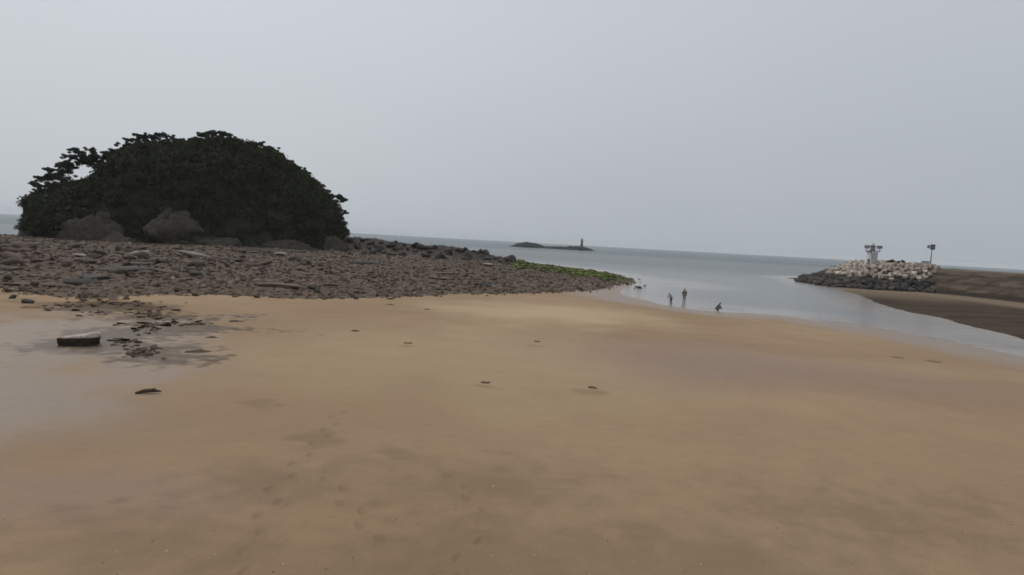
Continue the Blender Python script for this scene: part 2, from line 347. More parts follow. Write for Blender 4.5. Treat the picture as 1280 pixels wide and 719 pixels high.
for a in [(620, 700, 4.0, 2.2), (900, 690, 3.6, 2.0), (200, 680, 3, 1.4), (380, 600, 2.2, 1.3), (1150, 640, 4, 2), (640, 600, 3, 1.5)]:
    stain_and_dark = np.maximum(stain_and_dark, .30 * blob(*a, .95, .8))  # broad faint darker patches across the foreground sand
pale = np.maximum(.95 * blob(690, 385, 9, 8, .7), .35 * blob(560, 440, 9, 9, .7)); pale = np.maximum(pale, .3 * blob(1080, 445, 12, 2.5, .6))
rosy = np.maximum(.5 * blob(60, 610, 3.5, 1.6, .8), .8 * blob(930, 445, 8, 5.5, .95)); rosy = np.maximum(rosy, .35 * blob(1260, 480, 5, 4, .8))
palB = ss(0, 4, dB) * (1 - ss(-7, -1.0, dE - 2 * n_b)) * 0; palB = np.maximum(palB, ss(-16, -9, dE + 3 * n_a) * (1 - ss(-1.8, -.2, dE + n_b)))
gx, gy = G(1090, 365); palB = np.maximum(palB, .7 * (1 - ss(6, 22, np.hypot(X - gx, (Y - gy) * .6))))
ddark = np.maximum(.95 * (1 - ss(5, 15, dl + 5 * n_b)), 0); gtx, gty = G(700, 337, .8)
ang = np.degrees(np.arctan2(X, Y)); alg = 1.0 * (1 - ss(1.5, 8, dl + 4 * n_b)) * ss(1.0, 4.0, ang + 3 * n_b) * (1 - ss(10, 11.5, ang)); ddark = ddark * (1 - ss(1, 4, ang))
bdark = np.maximum((1 - ss(.6, 2.6, np.abs(dE - 1.2) + n_b)), 0) * .9; bpale = ss(13, 17, dE)
# footprints pressed into the damp sand
prints = np.zeros(len(X)); fr = random.Random(3)
for path in ([(300, 700), (345, 600), (395, 545), (430, 500)], [(470, 660), (420, 600), (395, 560)], [(560, 705), (610, 640), (560, 570)]):
    gp_ = [Vector(G(px, py, 1.1)) for px, py in path]; k = 0
    for a_, b_ in zip(gp_, gp_[1:]):
        d_ = b_ - a_; n_ = max(1, int(d_.length / .62)); t_ = d_.normalized(); s_ = Vector((-t_.y, t_.x))
        for q in range(n_):
            c_ = a_ + d_ * (q / n_) + s_ * (.11 if k % 2 else -.11) + Vector((fr.uniform(-.06, .06), fr.uniform(-.06, .06))); k += 1
            m_ = np.flatnonzero((np.abs(X - c_.x) < .6) & (np.abs(Y - c_.y) < .6)); al = ((X[m_] - c_.x) * t_.x + (Y[m_] - c_.y) * t_.y) / .17; ac = ((X[m_] - c_.x) * s_.x + (Y[m_] - c_.y) * s_.y) / .075
            e_ = al ** 2 + ac ** 2; co[m_, 2] += fr.uniform(.7, 1.2) * (-.042 * np.exp(-e_ ** 1.4) + .014 * np.exp(-(np.sqrt(e_) - 1.55) ** 2 * 6)); prints[m_] = np.maximum(prints[m_], np.exp(-e_))
stain_and_dark = np.maximum(stain_and_dark, .14 * prints)  # sand colour slightly darker inside each print
idx = np.arange(NR * NA).reshape(NR, NA); nx = np.roll(idx, -1, 1)
quads = np.stack([idx[:-1], nx[:-1], nx[1:], idx[1:]], -1).reshape(-1, 4)[:, ::-1]
def fm(v): return v[quads].mean(1)
isBf = fm(isB.astype(float)) > .5; ef = fm(dE) > 0; hf = fm(hillm.astype(float)) > .01; rf = (fm(dR) > .2) | (fm(dl) < 9)
zf = fm(co[:, 2])
sel = {'breakwater_ground': isBf & ef, 'mudflat': isBf & ~ef, 'hill': ~isBf & hf, 'rocky_shore': ~isBf & ~hf & rf, 'beach': ~isBf & ~hf & ~rf}
mats = {'breakwater_ground': 'bank', 'mudflat': 'mud', 'hill': 'hill', 'rocky_shore': 'rockground', 'beach': 'sand'}
ats = {'beach': dict(wet=wet, stain_and_dark=stain_and_dark, pale=pale, rosy=rosy), 'rocky_shore': dict(dark=ddark, algae=alg), 'mudflat': dict(pale=palB), 'breakwater_ground': dict(dark=bdark, pale=bpale)}
for nme, msk in sel.items():
    fq = quads[msk & (zf > -1.2)]
    used, inv = np.unique(fq, return_inverse=True)
    o = link(nme, mesh_np(nme, co[used], inv.reshape(-1, 4), {k: v[used] for k, v in ats.get(nme, {}).items()}, True), None, M[mats[nme]]); o['kind'] = 'structure'
# sea: one sheet to the horizon, in the same rings, left out only deep under the land
r2 = np.concatenate([np.geomspace(20, 620, 260), np.geomspace(620, 9000, 40)[1:]]); a2 = np.concatenate([np.linspace(-80, 80, 420), np.linspace(80, 280, 60)[1:-1]]); a2 = np.radians(a2)
sx_ = (np.sin(a2)[None] * r2[:, None]).ravel(); sy_ = (np.cos(a2)[None] * r2[:, None]).ravel(); sz_ = terrain(sx_, sy_)
rad = np.hypot(sx_, sy_); sz_ = np.where(rad > 500, -2, sz_)
ii = np.arange(len(sx_)).reshape(len(r2), len(a2)); jn = np.roll(ii, -1, 1); q2 = np.stack([ii[:-1], jn[:-1], jn[1:], ii[1:]], -1).reshape(-1, 4)[:, ::-1]
q2 = q2[sz_[q2].min(1) < .25]; used, inv = np.unique(q2, return_inverse=True)
calm = 1 - ss(110, 300, rad[used] + 25 * fbm(sx_[used] * .02, sy_[used] * .04, s=77))
o = link('sea', mesh_np('sea', np.stack([sx_[used], sy_[used], 0 * sx_[used]], 1), inv.reshape(-1, 4), dict(shallow=np.clip(1 + sz_[used] / .8, 0, 1), calm=calm), True), None, M['sea']); o['kind'] = 'structure'

# ------------------------------------------------------------------ the islet's wood
def leaf_quads(centres, radii, per, size, flat=1.0, seed=1):
    g = np.random.default_rng(seed); n = len(centres); c = np.repeat(centres, per, 0); r = np.repeat(radii, per, 0)
    d = g.normal(size=(n * per, 3)); d /= np.linalg.norm(d, axis=1, keepdims=True)
    p = c + d * (r * g.uniform(.45, 1.05, n * per) ** .6)[:, None] * np.array((1, 1, flat))
    nrm = d + g.normal(size=d.shape) * .8; nrm /= np.linalg.norm(nrm, axis=1, keepdims=True)
    t = np.cross(nrm, g.normal(size=d.shape)); t /= np.linalg.norm(t, axis=1, keepdims=True); b = np.cross(nrm, t)
    s = (size * g.uniform(.6, 1.4, n * per))[:, None]
    v = np.stack([p - t * s - b * s * .5, p + t * s * .2 - b * s * .65, p + t * s + b * s * .35, p - t * s * .3 + b * s * .6], 1).reshape(-1, 3)
    tone = np.repeat(np.clip(np.repeat(g.uniform(0, 1, n), per) * .6 + g.uniform(0, .4, n * per), 0, 1), 4)
    return v, np.arange(len(v)).reshape(-1, 4), tone
NC = 1250
uu = rng.uniform(pu[0] + 2.2, pu[-1] - 1.8, NC); tt = R(1) * rng.uniform(-88, 55, NC); vv = np.sin(tt)
_, rv = canopy(uu, 0 * uu); H = np.interp(uu, pu, pz) - IB
crad = rng.uniform(1.3, 3.0, NC) * (.55 + .45 * np.clip(H / 14, 0, 1))
cv = vv * (rv - crad * .6); ch = IB + np.clip(H, 0, None) * np.cos(tt) ** .84 - crad * .78 + rng.uniform(-1.1, .75, NC)
cx0 = np.stack([uu * eu[0] + (cv + ID) * ev[0], uu * eu[1] + (cv + ID) * ev[1], np.maximum(ch, 2.6)], 1)
# crowns along the skyline itself
seg = np.hypot(np.diff(pu), np.diff(pz)); cum = np.concatenate([[0], np.cumsum(seg)]); NS = 230; tq = rng.uniform(0, cum[-1], NS); ru = np.interp(tq, cum, pu); rz = np.interp(tq, cum, pz); rs_ = rng.uniform(1.0, 2.2, NS)
mid_u = .5 * (pu[0] + pu[-1]); dxu = mid_u - ru; dzz = 4.0 - rz; dn = np.hypot(dxu, dzz * 2); ru = ru + dxu / dn * rs_ * 1.1; rz = rz + dzz * 2 / dn * rs_ * .85 + rng.uniform(-.5, .5, NS); rvv = rng.uniform(-.35, .25, NS) * canopy(ru, 0 * ru)[1]
cx0 = np.concatenate([cx0, np.stack([ru * eu[0] + (rvv + ID) * ev[0], ru * eu[1] + (rvv + ID) * ev[1], np.maximum(rz, 2.6)], 1)]); crad = np.concatenate([crad, rs_]); NC = len(crad)
PER = 23; dd = rng.normal(size=(NC * PER, 3)); dd[:, 2] = np.abs(dd[:, 2]) * 1.1 - .35; dd /= np.linalg.norm(dd, axis=1, keepdims=True)
cr_ = np.repeat(crad, PER); cc = np.repeat(cx0, PER, 0) + dd * (cr_ * rng.uniform(.7, 1.05, NC * PER))[:, None] * np.array((1, 1, .85)); cc[:, 2] = np.maximum(cc[:, 2], 2.0)
v, f, tone = leaf_quads(cc, cr_ * rng.uniform(.2, .42, NC * PER), 18, .25, .8, 3)
tone = np.clip(tone * .55 + np.repeat(np.repeat(rng.uniform(-.25, .55, NC), PER), 18 * 4), 0, 1)
woods = tag(link('woods', mesh_np('woods', v, f, dict(tone=tone)), None, M['leaf']), 'dense dark evergreen wood covering the whole rounded islet', 'woods', None, 'stuff')

def ipt(px, py, off=0.0):
    u, z = iuz(np.float64(px), np.float64(py), off)
    p = u * eu + (ID + off) * ev; return Vector((p[0], p[1], z))
def pine(name, base, bend, pads, label, group, off=0.0, flat=.42, size=.155, seed=0, per=70, tr=.28):
    g = random.Random(seed); b = ipt(*base, off); root = empty(name, b, label, 'tree', group)
    bz = Vector((b.x, b.y, b.z - 2.5))
    tops = [(ipt(px, py, off + g.uniform(-2.2, 2.2)), r) for px, py, r in pads]
    knee = ipt(*bend, off)
    bm = bm_tube([bz - b, Vector((0, 0, .2)), (knee - b) * .55 + Vector((g.uniform(-.3, .3), 0, .3)), knee - b], [tr * 1.3, tr, tr * .75, tr * .5], 8)
    for t, r in tops:
        mid = knee.lerp(t, .5) + Vector((0, 0, -.25 * r)); start = (b.lerp(knee, g.uniform(.6, .97)) if g.random() < .6 else knee)
        bm_tube([start - b, mid - b, t - b + Vector((0, 0, -.1))], [tr * .42, tr * .27, tr * .10], 6, bm)
    link('trunk', from_bm('trunk', bm, True), root, M['bark'])
    cs, rs = [], []
    for t, r in tops:
        for k in range(max(7, int(r * 13))):
            a_ = g.uniform(0, 6.3); q_ = r * 1.25 * g.random() ** .5; cs.append(np.array(t - b) + np.array((math.cos(a_) * q_, math.sin(a_) * q_, g.gauss(0, .32) - .12 * q_))); rs.append(g.uniform(.32, .62))
    v, f, tone = leaf_quads(np.array(cs), np.array(rs), per, size, flat + .15, seed + 40)
    link('crown', mesh_np('crown', v, f, dict(tone=tone)), root, M['needle']); return root
gp = 'pines on the skyline of the islet'
pine('pine_tree', (118, 236), (84, 224), [(45, 228, 1.0), (58, 222, 1.3), (47, 240, .9), (62, 240, 1.2), (72, 213, 1.3), (80, 228, 1.2), (66, 230, 1.1), (84, 206, 1.3), (56, 232, 1.1), (65, 219, 1.4), (75, 221, 1.5), (86, 214, 1.3), (78, 206, 1.3), (70, 231, 1.4), (84, 234, 1.3), (52, 222, 1.0), (60, 212, .9)],
     'lowest leaning pine at the seaward left shoulder, its tiers reaching out over open sky', gp, -3, seed=1)
pine('pine_tree', (140, 216), (112, 203), [(92, 187, .9), (99, 191, 1.0), (112, 187, 1.2), (121, 195, 1.3), (104, 201, 1.2), (88, 203, 1.2), (135, 191, 1.3), (127, 203, 1.2), (146, 190, 1.4), (90, 208, 1.1), (88, 196, 1.3), (98, 196, 1.4), (110, 196, 1.4), (119, 200, 1.3), (130, 197, 1.6), (141, 195, 1.6), (152, 189, 1.6), (124, 209, 1.2), (106, 204, 1.1)],
     'flat tiered pine above the bright sky gap on the left shoulder of the islet', gp, -1, seed=2)
pine('pine_tree', (190, 200), (188, 184), [(157, 180, 1.7), (165, 174, 1.6), (178, 169, 1.8), (192, 172, 1.9), (205, 169, 1.8), (218, 174, 1.9), (232, 177, 1.6), (172, 184, 2), (200, 182, 2.2), (222, 185, 2), (150, 189, 1.5), (183, 177, 1.8)],
     'broad flat topped pine forming the left summit of the islet', gp, 0, seed=3)
pine('pine_tree', (270, 190), (268, 180), [(243, 174, .9), (252, 169, 1.2), (262, 167, 1.4), (272, 166, 1.5), (282, 168, 1.4), (290, 173, 1.2), (298, 178, 1.1), (266, 173, 1.4), (278, 175, 1.5)],
     'compact round pine standing highest above the middle of the islet', gp, 0, seed=4)
pine('pine_tree', (328, 196), (327, 188), [(315, 181, 1.3), (325, 180, 1.4), (336, 184, 1.3), (343, 188, 1.2), (306, 182, 1.2)],
     'small pine bump just right of the summit pines', gp, 0, seed=5)
pine('pine_tree', (372, 226), (377, 219), [(383, 215, .9), (378, 213, 1.0), (368, 210, 1.2), (360, 203, 1.2)],
     'little pine knob halfway down the right slope of the islet', gp, 0, seed=6, per=80)
pine('pine_tree', (394, 246), (400, 238), [(401, 232, 1.0), (407, 238, 1.2), (394, 230, 1.1), (411, 243, 1.1)],
     'dark pine low on the right slope above the overhanging one', gp, 0, seed=7, per=80)
pine('pine_tree', (410, 268), (419, 256), [(426, 247, 1.0), (420, 246, 1.0), (430, 251, .7), (431, 265, .9), (425, 263, .9), (416, 252, 1.2)],
     'overhanging pine at the right end of the islet with two thin tiers', gp, -1, seed=8, per=80)

# rock faces at the foot of the wood
def outcrop(name, px, py, w, h, d, D, label, m, seed, cuts=14):
    x, y = P(px, D); gz = float(terrain(x, y)); co_, fs = rock_co(seed, 5, 1, 1, 1, cuts, .3); co_ = co_ * (1 + .30 * fbm(co_[:, 0] * 3.5, co_[:, 1] * 3.5, co_[:, 2] * 1.6, s=seed + 3) + .16 * fbm(co_[:, 0] * 9, co_[:, 1] * 9, co_[:, 2] * 5, s=seed + 4))[:, None]; co_ *= (1 - .10 * np.clip(1 - np.abs(vn(co_[:, 0] * 5, co_[:, 1] * 5, co_[:, 2] * 3.0, seed)) * 7, 0, 1))[:, None]; co_[:, :2] *= (1.15 - .55 * np.clip(co_[:, 2], 0, 1))[:, None]
    me = mesh_np(name, co_ * np.array((w / 2, d / 2, h)), fs); o = link(name, me, None, m); o.location = (x, y, gz - h * .12); o.rotation_euler.z = math.atan2(-x, y); return tag(o, label, 'rock face')
outcrop('rock_outcrop', 108, 290, 17, 6.6, 6, 164, 'brown rock face with pointed top at the foot of the wood, left', M['cliff'], 5)
outcrop('rock_outcrop', 142, 296, 11, 4.2, 5, 162, 'low brown rock shoulder beside the pointed rock face', M['cliff'], 6)
outcrop('rock_outcrop', 208, 288, 14, 7.0, 6, 164, 'tall grey rock face at the foot of the wood, near the middle', M['cliff'], 7)
outcrop('rock_outcrop', 262, 298, 16, 3.8, 5, 163, 'long low grey rock face right of the tall grey one', M['cliff'], 8)
outcrop('rock_outcrop', 345, 300, 20, 2.8, 5, 165, 'flat dark rock ledge under the right half of the wood', M['cliff'], 9)
outcrop('rock_outcrop', 413, 296, 9, 4.4, 5, 172, 'sloping olive rock face at the right tip of the wood', M['cliff'], 10)

# ------------------------------------------------------------------ boulders
protos = {}
def variants(key, m, n, **k):
    protos[key] = [rock_mesh(key, 100 + 13 * i + len(key), m, sub=3 if key in ('boulder_big',) else 2, **k) for i in range(n)]
variants('red', M['red'], 8, sz=.62); variants('brown', M['brown'], 8, sz=.6); variants('dark', M['dark'], 8, sz=.8); variants('grey', M['greyrock'], 6, sz=.75)
variants('algae', M['algae'], 5, sz=.55); variants('pale', M['pale'], 5, sx=1.6, sz=.33, rough=.2); variants('armour', M['dark'], 6, sz=.85, cuts=12); variants('armourb', M['greyrock'], 5, sz=.85, cuts=12)
def put_rock(name, key, p, s, label, cat, group=None, sink=.15, sc=(1, 1, 1), rz=None):
    o = bpy.data.objects.new(name, random.choice(protos[key])); COL.objects.link(o)
    o.location = (p[0], p[1], p[2] + s * (.45 - sink) * sc[2] * .6); e_ = (random.uniform(.75, 1.5), random.uniform(.7, 1.1), random.uniform(.7, 1.3)); o.scale = (s * sc[0] * e_[0], s * sc[1] * e_[1], s * sc[2] * e_[2]); o.rotation_euler = (random.uniform(-.25, .25), random.uniform(-.25, .25), random.uniform(0, 6.3) if rz is None else rz)
    return tag(o, label, cat, group)
def zone(n, xr, yf, keys, sz, label, group, name='boulder', cat='boulder', sink=.15):
    px = np.array([random.uniform(*xr) for _ in range(n)]); py = np.array([random.uniform(*yf(x)) for x in px]); h = hit(px, py)
    for p in h:
        if np.isnan(p[0]) or p[2] < -.22: continue
        u, v = uv_of(p[0], p[1])
        if canopy(u, v)[0] > IB + 4 and p[2] > 4: continue
        put_rock(name, random.choice(keys), p, random.uniform(*sz) * random.choice((.7, 1, 1, 1.25)), label, cat, group, sink)
zone(95, (-20, 440), lambda x: (309, 332), ('red', 'red', 'red', 'brown', 'grey'), (.5, 1.0), 'reddish grey boulder among others on the upper shore below the wooded islet', 'boulders on the upper shore')
zone(60, (0, 745), lambda x: (336 + max(0, x - 640) * .12, 366), ('brown', 'brown', 'brown', 'grey'), (.26, .55), 'brown weathered boulder on the lower rocky shore close to the sand', 'boulders on the lower shore')
zone(70, (435, 640), lambda x: (297 + (x - 435) * .11, 318 + (x - 435) * .06), ('dark', 'dark', 'dark', 'grey'), (.8, 1.7), 'dark boulder piled on the rock spit between islet and open sea', 'dark boulders on the rock spit')
zone(26, (640, 765), lambda x: (327 + (x - 640) * .15, 334 + (x - 640) * .13), ('algae',), (.5, 1.0), 'green algae covered boulder on the low outer half of the rock spit', 'algae covered boulders on the spit')
zone(20, (755, 806), lambda x: (346, 361), ('dark',), (.2, .42), 'small rock standing in shallow water around the tip of the spit', 'small rocks off the spit tip', 'shore_rock', 'rock')
for (px, py, s, scx, lab) in [(240, 322, 1.7, 2.0, 'long pale rock slab tilted among reddish boulders under the tall grey face'), (172, 319, 1.2, 1.7, 'flat pale slab on the shore below the brown rock shoulder'), (100, 321, .9, 1.2, 'small whitish rock below the pointed brown rock face'),
        (40, 308, 1.1, 1.3, 'whitish boulder at the far left foot of the wood'), (180, 317, .8, 1.2, 'small bright stone beside the flat pale slab'), (345, 299, 1.0, 1.3, 'pale boulder resting against the dark ledge under the wood'), (352, 320, 1.2, 1.5, 'greyish pale slab in the middle of the upper shore'), (610, 332, 1.0, 1.5, 'lone light stone on the dark rocks near the green spit')]:
    p = hit(px, py)[0]; put_rock('pale_slab', 'pale', p, s, lab, 'rock', None, .05, (scx * .6, 1, 1), random.uniform(-.3, .3))
for (px, py, s, lab) in [(36, 379, .38, 'dark stone alone on grey sand, leftmost below the rocks'), (15, 373, .28, 'smaller dark stone between the leftmost stone and the rocky shore'), (445, 374, .35, 'dark stone at the edge of the rocks above the brown seaweed tuft'), (322, 372, .3, 'stone on the sand where the rock edge bulges in the middle'),
        (472, 370, .25, 'tiny stone at the sand edge of the rocks, right of a darker one'), (728, 364, .35, 'brown stone on sand close to the spit tip'), (742, 362, .32, 'outermost brown stone on wet sand under the spit tip'), (824, 369, .35, 'small grey rock in the wash to the left of the two standing people')]:
    p = hit(px, py)[0]; put_rock('shore_rock', 'dark' if py > 369 else 'brown', p, s, lab, 'rock', None, .1)
for i_ in range(34):                        # low ledges of bedrock showing through the rubble
    x_ = random.uniform(-10, 690); y_ = random.uniform(311 + max(0, x_ - 450) * .07, 358); p = hit(x_, y_)[0]
    if np.isnan(p[0]) or p[2] > 3.2: continue
    k_ = random.choice(('red', 'brown', 'dark', 'brown')); s_ = random.uniform(.6, 1.15)
    o = bpy.data.objects.new('rock_ledge', random.choice(protos[k_])); COL.objects.link(o); L_ = random.uniform(1.6, 3.6) / (1.6 if k_ == 'pale' else 1)
    o.scale = (s_ * L_, s_ * random.uniform(.8, 1.5), s_ * random.uniform(.35, .6)); o.location = (p[0], p[1], p[2] + .02); o.rotation_euler = (random.uniform(-.1, .1), random.uniform(-.07, .07), math.atan2(-p[0], p[1]) + random.uniform(-.35, .2))
    tag(o, 'low long ledge of bare rock showing through the rubble of the shore', 'rock', 'low rock ledges in the rubble')
# rubble nobody could count, one mesh
def rubble(name, n, sampler, keys, sizes, m, label, cat, flat=.6, seed=9, sub=1):
    g = np.random.default_rng(seed); pts = sampler(g, n); vs, fsx, base = [], [], 0; shapes = [rock_co(400 + seed * 7 + k, sub, 1, 1, flat, 9, .25) for k in range(14)]; tn = []
    for p in pts:
        c_, f_ = shapes[g.integers(14)]; a = g.uniform(0, 6.3); s = g.uniform(*sizes) * g.choice((.6, 1, 1, 1.4)); ca, sa = math.cos(a), math.sin(a)
        q = c_ * (s * g.uniform(.7, 1.7), s, s * g.uniform(.6, 1.5)); q[:, 2] += q[:, 0] * g.uniform(-.4, .4) + q[:, 1] * g.uniform(-.4, .4); tn += [g.uniform()] * len(c_); q = np.stack([q[:, 0] * ca - q[:, 1] * sa, q[:, 0] * sa + q[:, 1] * ca, q[:, 2]], 1); vs.append(q + p + (0, 0, s * flat * .05)); fsx.append(f_ + base); base += len(c_)
    return tag(link(name, mesh_np(name, np.concatenate(vs), np.concatenate(fsx), dict(tone=tn, low=np.repeat(1 - ss(6, 26, sd(polyR, pts[:len(vs), 0], pts[:len(vs), 1])), [len(q_) for q_ in vs]))), None, m), label, cat, None, 'stuff')
def plan_sampler(test, amin, amax, r0_, r1_):
    def S(g, n):
        a = np.radians(g.uniform(amin, amax, n * 6)); r = g.uniform(r0_, r1_, n * 6); x, y = np.sin(a) * r, np.cos(a) * r
        z, A, Rr, B, E, hl, ib, d_ = terrain(x, y, True); k = test(z, A, Rr, B, E, hl, ib, d_, g.uniform(0, 1, n * 6)); return np.stack([x, y, z], 1)[k][:n]
    return S
rubble_test = lambda z, A, Rr, B, E, hl, ib, d_, u: (Rr > 2.2 * u ** 2 - .6 - 3 * (u > .97)) & ~hl & (z > -.1) & ~ib
def rubble_m():
    m, nt, b = mat('rubble_stone'); N = NT(nt); a = N.noise(.55, 5, .7); c = N.mix(N.ramp(a, .40, .58), (.135, .100, .076), (.060, .043, .033)); c = N.mix(N.ramp(N.noise(1.3, 3), .55, .72), c, (.20, .16, .135))
    c = N.mix(N.ramp(N.noise(.10, 4, .6, N.scaled(N.pos(), (.35, 1.3, 1))), .48, .60, 0, .85), c, (.075, .048, .042)); c = N.mix(N.ramp(N.noise(.16, 4, .6, N.scaled(N.pos(), (.3, 1.2, 1))), .56, .66, 0, .8), c, (.19, .155, .125)); c = N.mix(N.math('MULTIPLY', N.attr('low'), .75), c, (.178, .132, .090)); c = N.mix(N.attr('tone'), N.mix(.62, c, (.02, .016, .013)), c); c = N.mix(N.ramp(N.attr('tone'), .86, 1, 0, .6), c, (.30, .25, .215)); N.put(b.inputs['Base Color'], c); b.inputs['Roughness'].default_value = .85; b.inputs['Specular IOR Level'].default_value = .1; return m
rubble('rubble', 24000, plan_sampler(rubble_test, -60, 12, 50, 185), None, (.07, .29), rubble_m(), 'brown and purple rubble of small stones covering the rocky shore', 'rubble', .6, 9)
def algae_s(g, n):
    px = g.uniform(636, 768, n); py = 326 + (px - 636) * .145 + g.normal(0, 2.0, n) + g.uniform(0, 3.5, n); h = hit(px, py); h = h[~np.isnan(h[:, 0])]; return h[h[:, 2] > -.15]
rubble('green_algae', 1200, algae_s, None, (.25, .6), M['algae'], 'bright green algae spread over the low stones of the spit', 'algae', .3, 11)
def weed_s(g, n):
    out = []
    for (px, py, rx, ry, k) in [(150, 380, 50, 3.5, 220), (190, 392, 30, 6, 200), (215, 404, 38, 3, 140), (185, 410, 22, 6, 170), (150, 428, 24, 4, 120), (178, 441, 18, 5, 170), (250, 405, 16, 2, 60), (95, 384, 40, 3, 110), (120, 392, 30, 3, 70)]:
        k = k // 3; q = g.normal(size=(k, 2)) * .62; out.append(np.stack([px + q[:, 0] * rx, py + q[:, 1] * ry], 1))
    o = np.concatenate(out); return hit(o[:, 0], o[:, 1])
rubble('seaweed_wrack', 1200, weed_s, None, (.06, .24), M['weed'], 'dark brown seaweed and stones strewn around the pale topped slab', 'seaweed', .10, 12)

# ------------------------------------------------------------------ slab and bits on the sand
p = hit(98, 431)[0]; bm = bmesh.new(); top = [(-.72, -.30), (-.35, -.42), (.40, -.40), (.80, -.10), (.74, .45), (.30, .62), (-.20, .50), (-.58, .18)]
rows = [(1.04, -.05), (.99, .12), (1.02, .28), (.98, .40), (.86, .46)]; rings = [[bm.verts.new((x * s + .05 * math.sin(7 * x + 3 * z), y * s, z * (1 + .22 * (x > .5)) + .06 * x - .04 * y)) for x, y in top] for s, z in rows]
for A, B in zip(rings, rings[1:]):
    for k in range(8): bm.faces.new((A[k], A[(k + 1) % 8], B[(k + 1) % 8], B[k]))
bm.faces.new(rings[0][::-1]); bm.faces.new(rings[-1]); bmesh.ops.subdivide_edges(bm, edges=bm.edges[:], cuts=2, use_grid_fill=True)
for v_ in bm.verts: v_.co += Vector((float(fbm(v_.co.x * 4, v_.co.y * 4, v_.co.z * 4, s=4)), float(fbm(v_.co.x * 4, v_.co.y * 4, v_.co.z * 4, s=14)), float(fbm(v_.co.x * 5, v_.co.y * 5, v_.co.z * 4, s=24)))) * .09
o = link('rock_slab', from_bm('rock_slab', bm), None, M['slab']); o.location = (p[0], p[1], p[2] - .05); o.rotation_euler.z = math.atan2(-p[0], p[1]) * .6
tag(o, 'pale flat topped slab with undercut sides painted dark as shade lying on the grey wet sand', 'rock')
def weed_clump(px, py, w, d, h, label, seed, name='seaweed_clump', m='weed'):
    q = hit(px, py)[0]; c_, f_ = rock_co(seed, 3, 1, 1, 1, 2, .55); c_ = c_ * (1 + .35 * vn(c_[:, 0] * 6, c_[:, 1] * 6, c_[:, 2] * 6, s=seed))[:, None]
    o = link(name, mesh_np(name, c_ * (w / 2, d / 2, h), f_), None, M[m]); o.location = (q[0], q[1], q[2] - h * .15); o.rotation_euler.z = math.atan2(-q[0], q[1]) + random.uniform(-.2, .2); return tag(o, label, 'seaweed')
weed_clump(250, 439, 1.15, .75, .07, 'flat streak of seaweed on sand, right of the slab and its dark wrack', 31)
weed_clump(265, 422, .6, .4, .06, 'short seaweed scrap above the flat seaweed streak', 32); weed_clump(296, 402, .9, .6, .08, 'brown seaweed patch on sand under the middle of the wooded islet', 33)
weed_clump(445, 414, .55, .4, .07, 'dark oval seaweed tuft on open sand below the right end of the islet', 34); weed_clump(487, 381, .65, .5, .07, 'seaweed tuft close to the rocks, nearest them of those on open sand', 35)
weed_clump(533, 387, .6, .4, .05, 'faint seaweed scrap right of the tuft closest to the rocks', 36); weed_clump(510, 429, .45, .4, .05, 'small pale brown tuft below and right of the dark oval tuft', 37, m='wrack')
weed_clump(672, 427, .5, .35, .05, 'lone brown tuft on sand under the far reef with its beacon', 38, m='wrack'); weed_clump(605, 478, .45, .35, .05, 'brown tuft in mid open sand, nearer than the lone one under the reef', 39, m='wrack')
weed_clump(740, 485, .42, .30, .06, 'brown tuft sitting in a shallow scoop of sand right of centre', 40, m='wrack')
weed_clump(1165, 452, .9, .35, .04, 'thin brown seaweed strand on sand at the right, outer of two', 41, m='wrack'); weed_clump(1120, 447, .8, .3, .04, 'thin seaweed strand on sand at the right, inner of two', 42, m='wrack')
q = hit(185, 492)[0]; bm = bm_tube([(-.34, -.14, .03), (-.1, -.03, .09), (.12, .05, .10), (.36, .15, .06)], [.035, .07, .065, .02], 8); bm_tube([(.1, .04, .1), (.2, -.02, .17), (.27, -.02, .20)], [.04, .025, .01], 6, bm)
o = link('driftwood', from_bm('driftwood', bm, True), None, M['wood']); o.location = (q[0], q[1], q[2]); tag(o, 'short dark piece of driftwood on sand in front of the slab', 'driftwood')

def speck_s(g, n):
    px = g.uniform(-60, 1340, n); py = 400 + 330 * g.random(n) ** 1.3; h = hit(px, py); h = h[~np.isnan(h[:, 0])]; return h[h[:, 2] > .25]
def speck_m():
    m, nt, b = mat('shell_bits'); N = NT(nt); c = N.mix(N.ramp(N.attr('tone'), .45, .55), (.055, .040, .028), (.52, .45, .36)); N.put(b.inputs['Base Color'], c); b.inputs['Roughness'].default_value = .7; return m
rubble('shell_fragments', 900, speck_s, None, (.005, .015), speck_m(), 'tiny shell fragments and dark grit scattered over the sand', 'shells', .35, 14)

# thin foam where the ripples break
bm = bmesh.new()
for (a, b, w) in [((866, 387.2), (884, 388.8), .35), ((884, 388.6), (906, 390.6), .5), ((838, 382.2), (862, 385.0), .3), ((955, 391.6), (1000, 396.2), .28), ((1010, 397), (1060, 404), .22), ((1075, 406), (1130, 416.2), .25), ((1150, 419.5), (1215, 431.5), .25), ((905, 385), (935, 388), .22), ((870, 384.5), (895, 386), .22)]:
    A, B = Vector((*G(*a), .02)), Vector((*G(*b), .02)); dv = B - A; nn = Vector((-dv.y, dv.x, 0)).normalized(); N_ = 26; L, Rr_ = [], []
    for k in range(N_ + 1):
        t = k / N_; c_ = A + dv * t + nn * .5 * float(fbm(t * 6 + a[0], 1.0, s=8)); ww = w * (abs(float(fbm(t * 9 + a[0], 4.0, s=9))) * 1.6 + .25) * math.sin(math.pi * min(1, max(0, t))) ** .5 + .01
        L.append(bm.verts.new(c_ + nn * ww * .6)); Rr_.append(bm.verts.new(c_ - nn * ww * .6 + Vector((0, 0, .012))))
    for k in range(N_): bm.faces.new((L[k], L[k + 1], Rr_[k + 1], Rr_[k]))
o = link('foam', from_bm('foam', bm, True), None, M['foam']); tag(o, 'thin white foam lines where ripples break on the sand', 'foam', None, 'stuff')

